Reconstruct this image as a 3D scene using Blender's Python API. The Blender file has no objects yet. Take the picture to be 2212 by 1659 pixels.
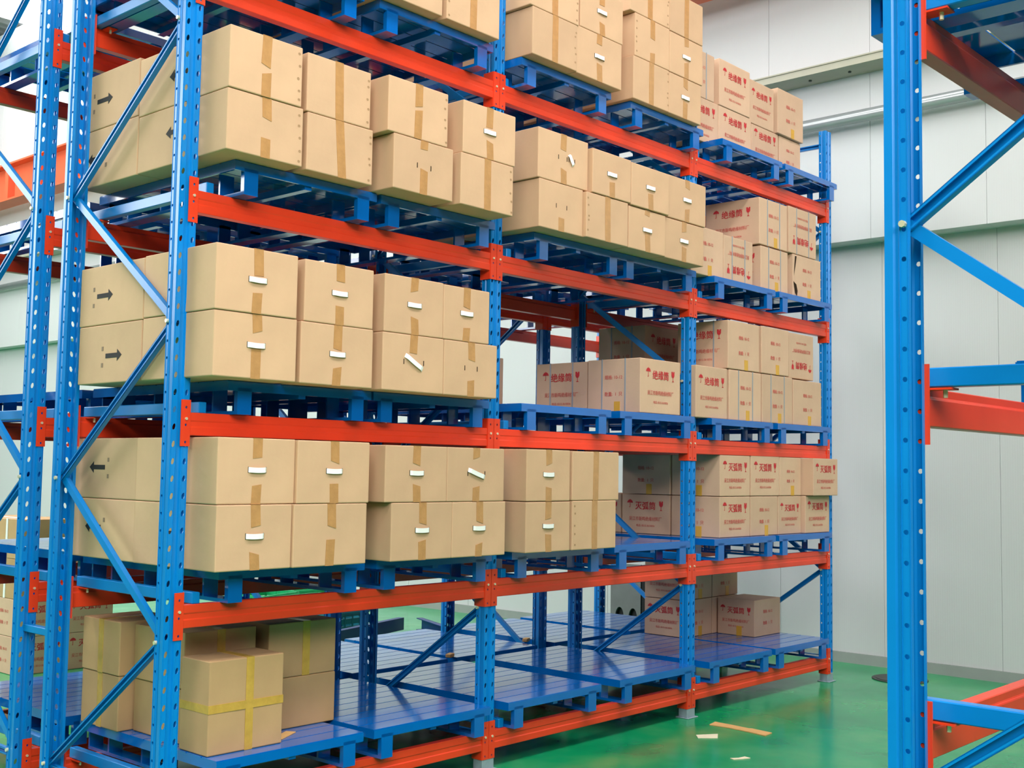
import bpy, bmesh, math, random
from mathutils import Vector, Matrix

R_ = random.Random(7)
scene = bpy.context.scene
col = scene.collection
PI = math.pi

# ------------------------------------------------------------------ camera
F_PX, YAW, PITCH, ROLL = 2556.4, 0.8364936, 0.0719302, 0.0159266
CAM = Vector((-2.8541, -4.5181, 1.6511))
fwd = Vector((math.sin(YAW) * math.cos(PITCH), math.cos(YAW) * math.cos(PITCH), math.sin(PITCH)))
rgt = Vector((math.cos(YAW), -math.sin(YAW), 0))
up = rgt.cross(fwd)
rgt2 = rgt * math.cos(ROLL) + up * math.sin(ROLL)
up2 = -rgt * math.sin(ROLL) + up * math.cos(ROLL)
cam_d = bpy.data.cameras.new('camera')
cam = bpy.data.objects.new('camera', cam_d)
col.objects.link(cam)
cam.matrix_world = Matrix(((rgt2.x, up2.x, -fwd.x, CAM.x), (rgt2.y, up2.y, -fwd.y, CAM.y),
                           (rgt2.z, up2.z, -fwd.z, CAM.z), (0, 0, 0, 1)))
cam_d.sensor_width = 36.0
cam_d.lens = F_PX * 36.0 / 2212.0
cam_d.clip_end = 200
scene.camera = cam

# ------------------------------------------------------------------ world, light, exposure
world = bpy.data.worlds.new('world')
scene.world = world
world.use_nodes = True
bg = world.node_tree.nodes['Background']
bg.inputs[0].default_value = (0.93, 0.97, 1.0, 1)
bg.inputs[1].default_value = 0.03
SKYLIGHT = 10.5
scene.view_settings.view_transform = 'Standard'
scene.view_settings.look = 'None'
scene.view_settings.gamma = 1.0
scene.view_settings.use_curve_mapping = False
scene.view_settings.exposure = 0.12
scene.cycles.max_bounces = 8
scene.cycles.diffuse_bounces = 4
scene.cycles.glossy_bounces = 4
scene.cycles.use_denoising = True
scene.cycles.sample_clamp_indirect = 6.0




def area_light(name, loc, target, w, h, energy, color):
    ld = bpy.data.lights.new(name, 'AREA')
    ld.shape = 'RECTANGLE'
    ld.size, ld.size_y = w, h
    ld.energy = energy
    ld.color = color
    o = bpy.data.objects.new(name, ld)
    col.objects.link(o)
    o.location = loc
    o.rotation_euler = (Vector(target) - Vector(loc)).to_track_quat('-Z', 'Y').to_euler()
    return o


# unseen fill lamp added to brighten the rack fronts, then high side-window daylight
area_light('front_fill_light', (-4.8, -9.2, 6.8), (1.0, -0.5, 2.0), 11.0, 3.2, 1200, (1.0, 0.985, 0.96))
area_light('side_window_daylight', (-6.5, 12.5, 6.0), (7.0, 7.5, 2.0), 9.0, 4.0, 1050, (0.95, 0.98, 1.0))


# ------------------------------------------------------------------ materials
def lin(r, g, b):
    f = lambda c: (c / 255 / 12.92) if c / 255 <= 0.04045 else ((c / 255 + 0.055) / 1.055) ** 2.4
    return (f(r), f(g), f(b), 1)


def mat(name, rgb, rough=0.5, spec=0.5, var=0.06, scale=8.0, bump=0.0, bscale=60.0, metal=0.0, coat=0.0,
        wave=None, emit=None):
    m = bpy.data.materials.new(name)
    m.use_nodes = True
    nt = m.node_tree
    b = nt.nodes['Principled BSDF']
    b.inputs['Roughness'].default_value = rough
    b.inputs['Specular IOR Level'].default_value = spec
    b.inputs['Metallic'].default_value = metal
    b.inputs['Coat Weight'].default_value = coat
    b.inputs['Coat Roughness'].default_value = 0.08
    c = lin(*rgb)
    tc = nt.nodes.new('ShaderNodeTexCoord')
    n = nt.nodes.new('ShaderNodeTexNoise')
    n.inputs['Scale'].default_value = scale
    n.inputs['Detail'].default_value = 4
    nt.links.new(tc.outputs['Object'], n.inputs['Vector'])
    r = nt.nodes.new('ShaderNodeValToRGB')
    r.color_ramp.elements[0].position = 0.3
    r.color_ramp.elements[1].position = 0.7
    r.color_ramp.elements[0].color = (*[max(0, x * (1 - var)) for x in c[:3]], 1)
    r.color_ramp.elements[1].color = (*[min(1, x * (1 + var)) for x in c[:3]], 1)
    nt.links.new(n.outputs['Fac'], r.inputs['Fac'])
    nt.links.new(r.outputs['Color'], b.inputs['Base Color'])
    if bump > 0:
        n2 = nt.nodes.new('ShaderNodeTexNoise')
        n2.inputs['Scale'].default_value = bscale
        nt.links.new(tc.outputs['Object'], n2.inputs['Vector'])
        bp = nt.nodes.new('ShaderNodeBump')
        bp.inputs['Strength'].default_value = bump
        bp.inputs['Distance'].default_value = 0.004
        nt.links.new(n2.outputs['Fac'], bp.inputs['Height'])
        nt.links.new(bp.outputs['Normal'], b.inputs['Normal'])
    if wave:
        w = nt.nodes.new('ShaderNodeTexWave')
        w.bands_direction = wave[0]
        w.inputs['Scale'].default_value = wave[1]
        w.inputs['Distortion'].default_value = 0.0
        nt.links.new(tc.outputs['Object'], w.inputs['Vector'])
        bp = nt.nodes.new('ShaderNodeBump')
        bp.inputs['Strength'].default_value = wave[2]
        bp.inputs['Distance'].default_value = 0.004
        nt.links.new(w.outputs['Fac'], bp.inputs['Height'])
        nt.links.new(bp.outputs['Normal'], b.inputs['Normal'])
    if emit:
        b.inputs['Emission Color'].default_value = (1, 1, 1, 1)
        b.inputs['Emission Strength'].default_value = emit
    return m


M = {}
M['blue'] = mat('blue_enamel', (0, 124, 200), 0.32, 0.5, 0.05, 5)
M['pallet'] = mat('blue_pallet_enamel', (0, 98, 182), 0.15, 0.5, 0.06, 6, coat=0.45)
M['orange'] = mat('orange_enamel', (230, 62, 28), 0.36, 0.5, 0.05, 6)
M['crane'] = mat('orange_girder_paint', (232, 104, 70), 0.5, 0.4, 0.05, 2)
M['kraft'] = mat('kraft_board', (205, 165, 131), 0.75, 0.25, 0.05, 5, bump=0.12, bscale=45)
M['kraft_dark'] = mat('kraft_board_brown', (186, 148, 106), 0.75, 0.25, 0.06, 5, bump=0.12, bscale=45)
M['kraft_pink'] = mat('kraft_board_pale', (208, 170, 142), 0.75, 0.25, 0.05, 5, bump=0.15, bscale=40)
M['tape'] = mat('brown_packing_tape', (188, 138, 88), 0.22, 0.5, 0.1, 25, bump=0.35, bscale=55)
M['ytape'] = mat('yellow_packing_tape', (196, 154, 70), 0.22, 0.5, 0.12, 20, bump=0.35, bscale=50)
M['label_yellow'] = mat('amber_sticker', (214, 160, 60), 0.4, 0.4, 0.05)
M['white'] = mat('white_plastic', (244, 242, 238), 0.35, 0.5, 0.02)
M['dent'] = mat('crushed_board', (168, 132, 98), 0.8, 0.2, 0.1)
M['slit'] = mat('dark_slot', (52, 38, 28), 0.9, 0.1, 0.02)
M['black_ink'] = mat('black_ink', (52, 48, 48), 0.7, 0.2, 0.05)
M['grey_ink'] = mat('grey_ink', (140, 116, 96), 0.7, 0.2, 0.05)
M['red_ink'] = mat('red_ink', (196, 52, 58), 0.7, 0.2, 0.12, 60)
M['red_ink_faint'] = mat('red_ink_faint', (204, 104, 92), 0.7, 0.2, 0.12, 60)
M['band'] = mat('grey_strapping', (150, 152, 156), 0.35, 0.5, 0.05)
M['galv'] = mat('galvanised_steel', (158, 172, 182), 0.45, 0.5, 0.08, 30, metal=0.3)
M['brass'] = mat('plated_bolt', (236, 224, 190), 0.25, 0.6, 0.03, metal=0.4)
M['wall'] = mat('white_wall_panel', (203, 202, 203), 0.5, 0.4, 0.015, 0.7, wave=('Y', 16, 0.12))
M['wall_seam'] = mat('wall_seam', (186, 188, 188), 0.7, 0.2, 0.02)
M['trim'] = mat('grey_trim', (150, 154, 150), 0.6, 0.3, 0.04)
M['olive'] = mat('pale_olive_steel', (172, 166, 148), 0.5, 0.4, 0.04)
M['pipe'] = mat('grey_pipe', (150, 154, 156), 0.22, 0.6, 0.03, metal=0.2)
M['roof'] = mat('grey_roof_sheet', (138, 142, 142), 0.55, 0.3, 0.05)
M['skylight'] = mat('skylight_sheet', (255, 255, 255), 0.5, 0.2, 0.0, emit=SKYLIGHT)
M['card'] = mat('cardboard_scrap', (222, 172, 112), 0.8, 0.2, 0.06, 20)
M['paper'] = mat('paper_scrap', (240, 226, 196), 0.8, 0.2, 0.03)
M['green_plastic'] = mat('green_plastic', (20, 168, 104), 0.35, 0.5, 0.1, 8)
M['teal_plastic'] = mat('teal_plastic', (20, 112, 130), 0.4, 0.5, 0.06)
M['dark'] = mat('dark_iron', (70, 74, 70), 0.6, 0.3, 0.1, 12)
M['grey_steel'] = mat('grey_sheet_steel', (112, 114, 114), 0.4, 0.5, 0.1, 6)
M['black'] = mat('black_rubber', (24, 24, 26), 0.6, 0.3, 0.05)
M['navy'] = mat('navy_enamel', (22, 44, 110), 0.4, 0.5, 0.05)


def vary(m, amt):
    nt = m.node_tree
    b = nt.nodes['Principled BSDF']
    src = b.inputs['Base Color'].links[0].from_socket
    oi = nt.nodes.new('ShaderNodeObjectInfo')
    mr = nt.nodes.new('ShaderNodeMapRange')
    mr.inputs['To Min'].default_value = 1 - amt
    mr.inputs['To Max'].default_value = 1 + amt
    nt.links.new(oi.outputs['Random'], mr.inputs['Value'])
    hs = nt.nodes.new('ShaderNodeHueSaturation')
    nt.links.new(mr.outputs['Result'], hs.inputs['Value'])
    nt.links.new(src, hs.inputs['Color'])
    nt.links.new(hs.outputs['Color'], b.inputs['Base Color'])


for k_ in ('kraft', 'kraft_dark', 'kraft_pink'):
    vary(M[k_], 0.06)


def floor_mat():
    m = bpy.data.materials.new('green_epoxy_floor')
    m.use_nodes = True
    nt = m.node_tree
    b = nt.nodes['Principled BSDF']
    tc = nt.nodes.new('ShaderNodeTexCoord')
    n = nt.nodes.new('ShaderNodeTexNoise')
    n.inputs['Scale'].default_value = 1.6
    n.inputs['Detail'].default_value = 3
    n.inputs['Roughness'].default_value = 0.55
    nt.links.new(tc.outputs['Object'], n.inputs['Vector'])
    r = nt.nodes.new('ShaderNodeValToRGB')
    e = r.color_ramp.elements
    e[0].position, e[0].color = 0.3, lin(4, 136, 84)
    e[1].position, e[1].color = 0.72, lin(66, 164, 100)
    k = e.new(0.5)
    k.color = lin(16, 154, 94)
    nt.links.new(n.outputs['Fac'], r.inputs['Fac'])
    nt.links.new(r.outputs['Color'], b.inputs['Base Color'])
    n2 = nt.nodes.new('ShaderNodeTexNoise')
    n2.inputs['Scale'].default_value = 5
    nt.links.new(tc.outputs['Object'], n2.inputs['Vector'])
    r2 = nt.nodes.new('ShaderNodeMapRange')
    r2.inputs['To Min'].default_value = 0.12
    r2.inputs['To Max'].default_value = 0.26
    nt.links.new(n2.outputs['Fac'], r2.inputs['Value'])
    nt.links.new(r2.outputs['Result'], b.inputs['Roughness'])
    b.inputs['Specular IOR Level'].default_value = 0.38
    return m


M['floor'] = floor_mat()


# ------------------------------------------------------------------ helpers
class MB:
    def __init__(self):
        self.v, self.f = [], []

    def quad(self, *p):
        i = len(self.v)
        self.v += [tuple(x) for x in p]
        self.f.append(tuple(range(i, i + len(p))))
        return self

    def box(self, x0, x1, y0, y1, z0, z1):
        i = len(self.v)
        self.v += [(x0, y0, z0), (x1, y0, z0), (x1, y1, z0), (x0, y1, z0),
                   (x0, y0, z1), (x1, y0, z1), (x1, y1, z1), (x0, y1, z1)]
        self.f += [tuple(i + k for k in q) for q in
                   ((0, 3, 2, 1), (4, 5, 6, 7), (0, 1, 5, 4), (1, 2, 6, 5), (2, 3, 7, 6), (3, 0, 4, 7))]
        return self

    def prism(self, poly, axis, a, b):
        """extrude a 2-D polygon (list of (p,q)) along axis from a to b"""
        def P(p, q, t):
            return {'x': (t, p, q), 'y': (p, t, q), 'z': (p, q, t)}[axis]
        i, n = len(self.v), len(poly)
        self.v += [P(p, q, a) for p, q in poly] + [P(p, q, b) for p, q in poly]
        self.f.append(tuple(range(i + n - 1, i - 1, -1)))
        self.f.append(tuple(range(i + n, i + 2 * n)))
        for k in range(n):
            self.f.append((i + k, i + (k + 1) % n, i + n + (k + 1) % n, i + n + k))
        return self

    def tube(self, p0, p1, r, n=12):
        p0, p1 = Vector(p0), Vector(p1)
        d = (p1 - p0).normalized()
        a = d.orthogonal().normalized()
        b = d.cross(a)
        i = len(self.v)
        for c in (p0, p1):
            for k in range(n):
                t = 2 * PI * k / n
                self.v.append(tuple(c + a * r * math.cos(t) + b * r * math.sin(t)))
        for k in range(n):
            self.f.append((i + k, i + (k + 1) % n, i + n + (k + 1) % n, i + n + k))
        self.f.append(tuple(range(i + n - 1, i - 1, -1)))
        self.f.append(tuple(range(i + n, i + 2 * n)))
        return self

    def mesh(self, name, material, merge=True, solid=0.0, bevel=0.0, smooth=False):
        bm = bmesh.new()
        vs = [bm.verts.new(p) for p in self.v]
        for f in self.f:
            try:
                bm.faces.new([vs[k] for k in f])
            except ValueError:
                pass
        if merge:
            bmesh.ops.remove_doubles(bm, verts=bm.verts, dist=1e-5)
        if solid:
            bmesh.ops.recalc_face_normals(bm, faces=bm.faces)
            bmesh.ops.solidify(bm, geom=bm.faces[:], thickness=solid)
        if bevel:
            bmesh.ops.bevel(bm, geom=[e for e in bm.edges if e.is_manifold and e.calc_face_angle(0) > 0.6],
                            offset=bevel, segments=1, affect='EDGES')
        bmesh.ops.recalc_face_normals(bm, faces=bm.faces)
        me = bpy.data.meshes.new(name)
        bm.to_mesh(me)
        bm.free()
        if smooth:
            for p in me.polygons:
                p.use_smooth = True
        me.materials.append(material)
        return me

    def build(self, name, material, parent=None, **k):
        return put(name, self.mesh(name, material, **k), parent)


def put(name, me, parent=None, loc=(0, 0, 0), rot=(0, 0, 0)):
    o = bpy.data.objects.new(name, me)
    col.objects.link(o)
    o.location = loc
    o.rotation_euler = rot
    if parent is not None:
        o.parent = parent
    return o


def empty(name, loc=(0, 0, 0), rot=(0, 0, 0)):
    return put(name, None, None, loc, rot)


def tag(o, label=None, cat=None, group=None, kind=None):
    if label: o['label'] = label
    if cat: o['category'] = cat
    if group: o['group'] = group
    if kind: o['kind'] = kind
    return o


# ------------------------------------------------------------------ structure: floor, wall, roof
XW = 7.0
fl = MB().box(-14, XW + 0.3, -14, 26, -0.12, 0).build('floor', M['floor'])
tag(fl, 'glossy green epoxy warehouse floor', kind='structure')

wall = empty('wall_end', (XW, 0, 0))
tag(wall, 'white insulated panel wall behind the racks', kind='structure')
lowp = MB().box(0, 0.12, 0.0012, 0.9988, 0.09, 3.75).mesh('wall_panel_low', M['wall'], bevel=0.0015)
upp = MB().box(-0.22, 0.12, 0.0012, 0.9988, 3.706, 9.6).mesh('wall_panel_high', M['wall'], bevel=0.0015)
for k in range(-5, 24):
    put('wall_panel', lowp, wall, (0, k, 0))
    put('wall_panel', upp, wall, (0, k, 0))
MB().box(0.02, 0.1, -5, 24, 0.0, 9.5).build('wall_backing', M['wall_seam'], wall)
MB().box(-0.2, 0.1, -5, 24, 3.72, 9.5).build('wall_backing', M['wall_seam'], wall)
bb = MB().box(XW - 0.015, XW + 0.06, -5, 24, 0, 0.09).build('baseboard_end', M['trim'])
tag(bb, 'grey skirting strip along the foot of the white wall', kind='structure')

g = empty('trim_1', (0, 0, 0))
tag(g, 'pale olive steel channel fixed high on the white wall', kind='structure')
MB().box(6.50, 6.52, -5, 24, 5.195, 5.24).build('channel_web', M['olive'], g)
MB().box(6.50, 6.78, -5, 24, 5.18, 5.195).build('channel_flange', M['olive'], g)
MB().box(6.49, 6.78, -5, 24, 5.24, 5.252).build('channel_flange', M['olive'], g)
boltm = MB().tube((0, 0, 0.012), (0, 0, -0.012), 0.014, 6).mesh('channel_bolt', M['dark'])
for y in (-0.62, -0.25, 0.12, 0.5, 0.88, 1.3):
    put('channel_bolt', boltm, g, (6.64, y, 5.18))

pp = MB().tube((6.66, -5, 4.768), (6.66, 24, 4.768), 0.056, 20).build('wall_pipe', M['pipe'], smooth=True)
tag(pp, 'grey steel pipe running along the white wall above the racks', 'pipe')

cr = empty('crane_girder', (6.3, 0, 0))
tag(cr, 'orange crane runway girder with stiffeners high along the wall', 'girder')
MB().box(-0.16, 0.16, -5, 24, 6.72, 6.75).build('flange', M['crane'], cr)
MB().box(-0.16, 0.16, -5, 24, 6.10, 6.13).build('flange', M['crane'], cr)
MB().box(-0.01, 0.01, -5, 24, 6.13, 6.72).build('web', M['crane'], cr)
stf = MB().box(-0.13, -0.01, -0.06, 0.06, 6.13, 6.62).mesh('stiffener', M['crane'])
for k in range(0, 26):
    put('stiffener', stf, cr, (0, -4.4 + k * 1.1, 0))

ceil = empty('ceiling', (0, 0, 9.6))
tag(ceil, 'grey corrugated roof sheets with bright skylight strips', kind='structure')


def corrugated(y0, y1, x0, x1):
    mb = MB()
    y = y0
    while y < y1 - 1e-6:
        pts = [(y, 0), (y + 0.10, 0), (y + 0.13, 0.05), (y + 0.22, 0.05), (y + 0.25, 0)]
        for a, b in zip(pts, pts[1:]):
            mb.quad((x0, a[0], a[1]), (x1, a[0], a[1]), (x1, b[0], b[1]), (x0, b[0], b[1]))
        y += 0.25
    return mb


for y0, y1 in ((-8.5, -5.75), (-3.5, 4.0), (6.25, 14.0), (16.25, 24.0)):
    corrugated(y0, y1, -8, 7.2).build('roof_sheet', M['roof'], ceil, solid=0.003)
for y0 in (-5.75, 4.0, 14.0):
    MB().box(-8, 7.2, y0, y0 + 2.25, 0.0, 0.02).build('skylight', M['skylight'], ceil)
for y0 in (-7.5, -1.0, 3.0, 9.5, 13.0, 19.5):
    MB().box(-8, 7.2, y0 - 0.08, y0 + 0.08, -0.35, -0.02).build('rafter', M['roof'], ceil)
MB().box(6.45, 6.78, -5, 24, -0.7, -0.24).build('eave_beam', M['roof'], ceil)

# ------------------------------------------------------------------ pallet rack
W, DEP, HT = 2.0, 1.04, 4.53
BT = [0.211, 1.041, 1.877, 2.865, 3.854]
PH = 0.15
DK = [b + PH for b in BT]


def upright_mesh():
    mb = MB()
    z0, z1, pitch = 0.05, HT, 0.075
    n = int((z1 - z0) / pitch)
    zt = z0 + n * pitch

    def plain(a, b):
        mb.quad((a[0], a[1], z0), (b[0], b[1], z0), (b[0], b[1], zt), (a[0], a[1], zt))

    def holed(a, b, frac, hw, hh, slant=0.0, oct_=True):
        a, b = Vector((a[0], a[1], 0)), Vector((b[0], b[1], 0))
        L = (b - a).length
        d = (b - a) / L
        c = frac * L
        lo, hi = max(0.001, c - hw - 0.004), min(L - 0.001, c + hw + 0.004)
        P = lambda s, z: tuple(a + d * s + Vector((0, 0, z)))
        mb.quad(P(0, z0), P(lo, z0), P(lo, zt), P(0, zt))
        mb.quad(P(hi, z0), P(L, z0), P(L, zt), P(hi, zt))
        for k in range(n):
            b0 = z0 + k * pitch
            zc = b0 + pitch / 2
            outer = [(lo, b0), (c, b0), (hi, b0), (hi, zc), (hi, b0 + pitch), (c, b0 + pitch), (lo, b0 + pitch), (lo, zc)]
            inner = []
            for t in (225, 270, 315, 0, 45, 90, 135, 180):
                tt = math.radians(t)
                zz = hh * math.sin(tt)
                inner.append((c + hw * math.cos(tt) + slant * zz, zc + zz))
            for q in range(8):
                o0, o1, i1, i0 = outer[q], outer[(q + 1) % 8], inner[(q + 1) % 8], inner[q]
                mb.quad(P(*o0), P(*o1), P(*i1), P(*i0))

    w = 0.045
    holed((-w, 0), (-0.012, 0), 0.5, 0.0078, 0.0145, 0.18)
    plain((-0.012, 0), (-0.007, 0.009))
    plain((-0.007, 0.009), (0.007, 0.009))
    plain((0.007, 0.009), (0.012, 0))
    holed((0.012, 0), (w, 0), 0.5, 0.0078, 0.0145, 0.18)
    for s in (-1, 1):
        plain((s * w, 0), (s * w, 0.022))
        plain((s * w, 0.022), (s * (w - 0.005), 0.027))
        plain((s * (w - 0.005), 0.027), (s * (w - 0.005), 0.034))
        plain((s * (w - 0.005), 0.034), (s * w, 0.039))
        holed((s * w, 0.039), (s * w, 0.062), 0.5, 0.0066, 0.0066)
        plain((s * w, 0.062), (s * (w - 0.014), 0.062))
    return mb.mesh('upright', M['blue'], solid=0.0022)


UPR = upright_mesh()
FOOT = MB().box(-0.047, 0.047, -0.003, 0.065, 0.006, 0.068).box(-0.062, 0.062, -0.022, 0.08, 0, 0.006).mesh('foot_plate', M['galv'], bevel=0.002)


def channel_mesh(name, length, flip=False, w=0.034, d=0.022):
    """C channel along +z (origin at lower end), open to -x (or +x when flipped)"""
    t = 0.003
    mb = MB()
    s = 1 if flip else -1
    xs = sorted((0, -s * t))
    mb.box(xs[0], xs[1], -w / 2, w / 2, 0, length)
    xs = sorted((0, s * d))
    mb.box(xs[0], xs[1], -w / 2, -w / 2 + t, 0, length)
    mb.box(xs[0], xs[1], w / 2 - t, w / 2, 0, length)
    for y in (-1, 1):
        xe = sorted((s * d, s * (d - t)))
        ys = sorted((y * w / 2, y * (w / 2 - 0.008)))
        mb.box(xe[0], xe[1], ys[0], ys[1], 0, length)
    return mb.mesh(name, M['blue'])


BR_LEN = math.hypot(0.94, 0.69) + 0.02
BRACE_A = channel_mesh('brace', BR_LEN, False)
BRACE_B = channel_mesh('brace', BR_LEN, True)
HORIZ = channel_mesh('horizontal_brace', 0.93, False)
BOLT = MB().tube((0, 0, 0), (-0.012, 0, 0), 0.009, 8).mesh('bolt', M['brass'])


def frame(parent, X, Y0, sgn, mirror=False):
    """two uprights with zig-zag bracing; front at Y0, depth runs along sgn*Y"""
    rz = 0 if sgn > 0 else PI
    put('upright', UPR, parent, (X, Y0, 0), (0, 0, rz))
    put('upright', UPR, parent, (X, Y0 + sgn * DEP, 0), (0, 0, rz + PI))
    put('foot_plate', FOOT, parent, (X, Y0, 0), (0, 0, rz))
    put('foot_plate', FOOT, parent, (X, Y0 + sgn * DEP, 0), (0, 0, rz + PI))
    yf, yr = Y0 + sgn * 0.05, Y0 + sgn * (DEP - 0.05)
    nodes = [(yr, 0.215), (yf, 0.885), (yr, 1.575), (yf, 2.275), (yr, 2.955), (yf, 3.635), (yr, 4.32)]
    if mirror:
        nodes = [((yf if n_[0] == yr else yr), n_[1]) for n_ in nodes]
    swap = (sgn < 0) != mirror
    for k, (a, b) in enumerate(zip(nodes, nodes[1:])):
        d = Vector((0, b[0] - a[0], b[1] - a[1]))
        ang = math.atan2(-d.y, d.z)
        odd = (k % 2 == 1) != swap
        me = BRACE_B if odd else BRACE_A
        put('brace', me, parent, (X - 0.012 if odd else X - 0.004, a[0], a[1]), (ang, 0, 0))
    for (y, z) in nodes:
        put('bolt', BOLT, parent, (X - 0.045, y, z))
    for z in (0.19, 4.36):
        put('horizontal_brace', HORIZ, parent, (X, Y0 + sgn * (0.055 if sgn > 0 else DEP - 0.055), z), (-PI / 2, 0, 0))


# beam, origin = upright centre on the face line, z = beam top
def beam_mesh():
    mb = MB()
    x0, x1 = 0.0495, W - 0.0495
    prof = [(-0.002, 0), (-0.002, -0.034), (0.0015, -0.040), (0.0015, -0.060), (-0.002, -0.066), (-0.002, -0.1),
            (0.046, -0.1), (0.046, -0.028), (0.040, -0.024), (0.040, 0.0)]
    mb.prism(prof, 'x', x0, x1)
    return mb.mesh('beam', M['orange'], bevel=0.0025)


def connector_mesh(s):
    """L plate; s=+1: left end of the beam, s=-1: right end (mirrored about x=0)"""
    mb = MB()
    zt, zb, xa, xb, hx = 0.055, -0.148, 0.002, 0.049, 0.027
    H = zt - zb
    cuts = [0.164, 0.407, 0.543, 0.914]
    edges = [0, 0.27, 0.475, 0.7, 1.0]
    t = 0.004
    for k in range(4):
        a, b, c = zt - edges[k] * H, zt - edges[k + 1] * H, zt - cuts[k] * H
        if k == 1:
            mb.quad((xa, 0, b), (xb, 0, b), (xb, 0, a), (xa, 0, a))
            continue
        outer = [(xa, b), (hx, b), (xb, b), (xb, c), (xb, a), (hx, a), (xa, a), (xa, c)]
        inner = [(hx + 0.0055 * math.cos(math.radians(q)), c + 0.0065 * math.sin(math.radians(q)))
                 for q in (225, 270, 315, 0, 45, 90, 135, 180)]
        for q in range(8):
            p0, p1, p2, p3 = outer[q], outer[(q + 1) % 8], inner[(q + 1) % 8], inner[q]
            mb.quad(*[(p[0], 0, p[1]) for p in (p0, p1, p2, p3)])
    bm = mb
    me = None
    # thickness by doubling: front sheet at y=-0.005, back at -0.001
    V, Fq = list(bm.v), list(bm.f)
    out = MB()
    for y in (-0.0055, -0.0015):
        i = len(out.v)
        out.v += [(p[0], y, p[2]) for p in V]
        out.f += [tuple(i + q for q in f) for f in Fq]
    # rim
    for (p, q) in (((xa, zb), (xb, zb)), ((xb, zb), (xb, zt)), ((xb, zt), (xa, zt)), ((xa, zt), (xa, zb))):
        out.quad((p[0], -0.0055, p[1]), (q[0], -0.0055, q[1]), (q[0], -0.0015, q[1]), (p[0], -0.0015, p[1]))
    out.box(0.0465, 0.0515, -0.0015, 0.073, zb, zt)
    # bent tab with a bolt under the beam
    out.box(0.0505, 0.058, 0.046, 0.052, -0.1, -0.0)
    if s < 0:
        out.v = [(-x, y, z) for x, y, z in out.v]
    return out.mesh('connector', M['orange'], merge=True)


BEAM = beam_mesh()
CON_L, CON_R = connector_mesh(1), connector_mesh(-1)
PIN = MB().tube((0, -0.0055, 0), (0, -0.011, 0), 0.0065, 8).mesh('locking_pin', M['brass'])
TAB = MB().box(-0.025, 0.025, -0.02, 0.055, -0.005, 0).mesh('bar_tab', M['orange'])
TBOLT = MB().tube((0, 0, 0.0), (0, 0, -0.03), 0.006, 6).mesh('bolt', M['brass'])
SBAR = MB().box(-0.02, 0.02, 0.012, DEP - 0.012, 0, 0.05).mesh('support_bar', M['blue'], bevel=0.003)


def beams(parent, X, Y0, sgn, L, front=True, rear=True, bar=True):
    z = BT[L]
    ends = []
    if front: ends.append(('f', Y0, 0 if sgn > 0 else PI))
    if rear: ends.append(('r', Y0 + sgn * DEP, PI if sgn > 0 else 0))
    for nm, y, rz in ends:
        x = X if rz == 0 else X + W
        b = put('beam', BEAM, parent, (x, y, z), (0, 0, rz))
        put('connector', CON_L, b)
        put('connector', CON_R, b, (W, 0, 0))
        put('locking_pin', PIN, b, (0.027, 0, -0.028))
        put('locking_pin', PIN, b, (W - 0.027, 0, -0.028))
        t = put('bar_tab', TAB, b, ((0.12 if rz == 0 else W - 0.12), 0.055, -0.002))
        put('bolt', TBOLT, b, ((0.12 if rz == 0 else W - 0.12), 0.085, 0.003))
    if bar:
        put('support_bar', SBAR, parent, (X + (0.075 if L == 4 else 0.12), Y0 if sgn > 0 else Y0 - DEP, z))


rack = empty('pallet_rack', (0, 0, 0))
tag(rack, 'long blue and orange pallet rack loaded with cartons, along the aisle', 'pallet rack')
for k in range(4):
    frame(rack, k * W, 0, 1)
for k in range(3):
    for L in range(5):
        beams(rack, k * W, 0, 1, L)

YB = 1.32
rack2 = empty('pallet_rack', (0, 0, 0))
tag(rack2, 'blue and orange pallet rack standing back to back behind the loaded one', 'pallet rack')
for k in range(4):
    frame(rack2, k * W, YB, 1, True)
for k in range(3):
    for L in range(5):
        beams(rack2, k * W, YB, 1, L, bar=(k == 0))
SPC = MB().box(-0.02, 0.02, 0, YB - DEP, -0.018, 0.018).mesh('row_spacer', M['blue'], bevel=0.003)
for k in range(4):
    for z in (0.82, 4.4):
        put('row_spacer', SPC, rack2, (k * W, DEP, z))

YR = -3.237
rack3 = empty('pallet_rack', (0, 0, 0))
tag(rack3, 'blue and orange pallet rack nearest the camera at the right edge', 'pallet rack')
frame(rack3, 0, YR, -1)
frame(rack3, W, YR, -1)
for L in range(5):
    beams(rack3, 0, YR, -1, L)

# ------------------------------------------------------------------ steel pallets
PW, PD = 0.84, 1.19
NSL = 10


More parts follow.
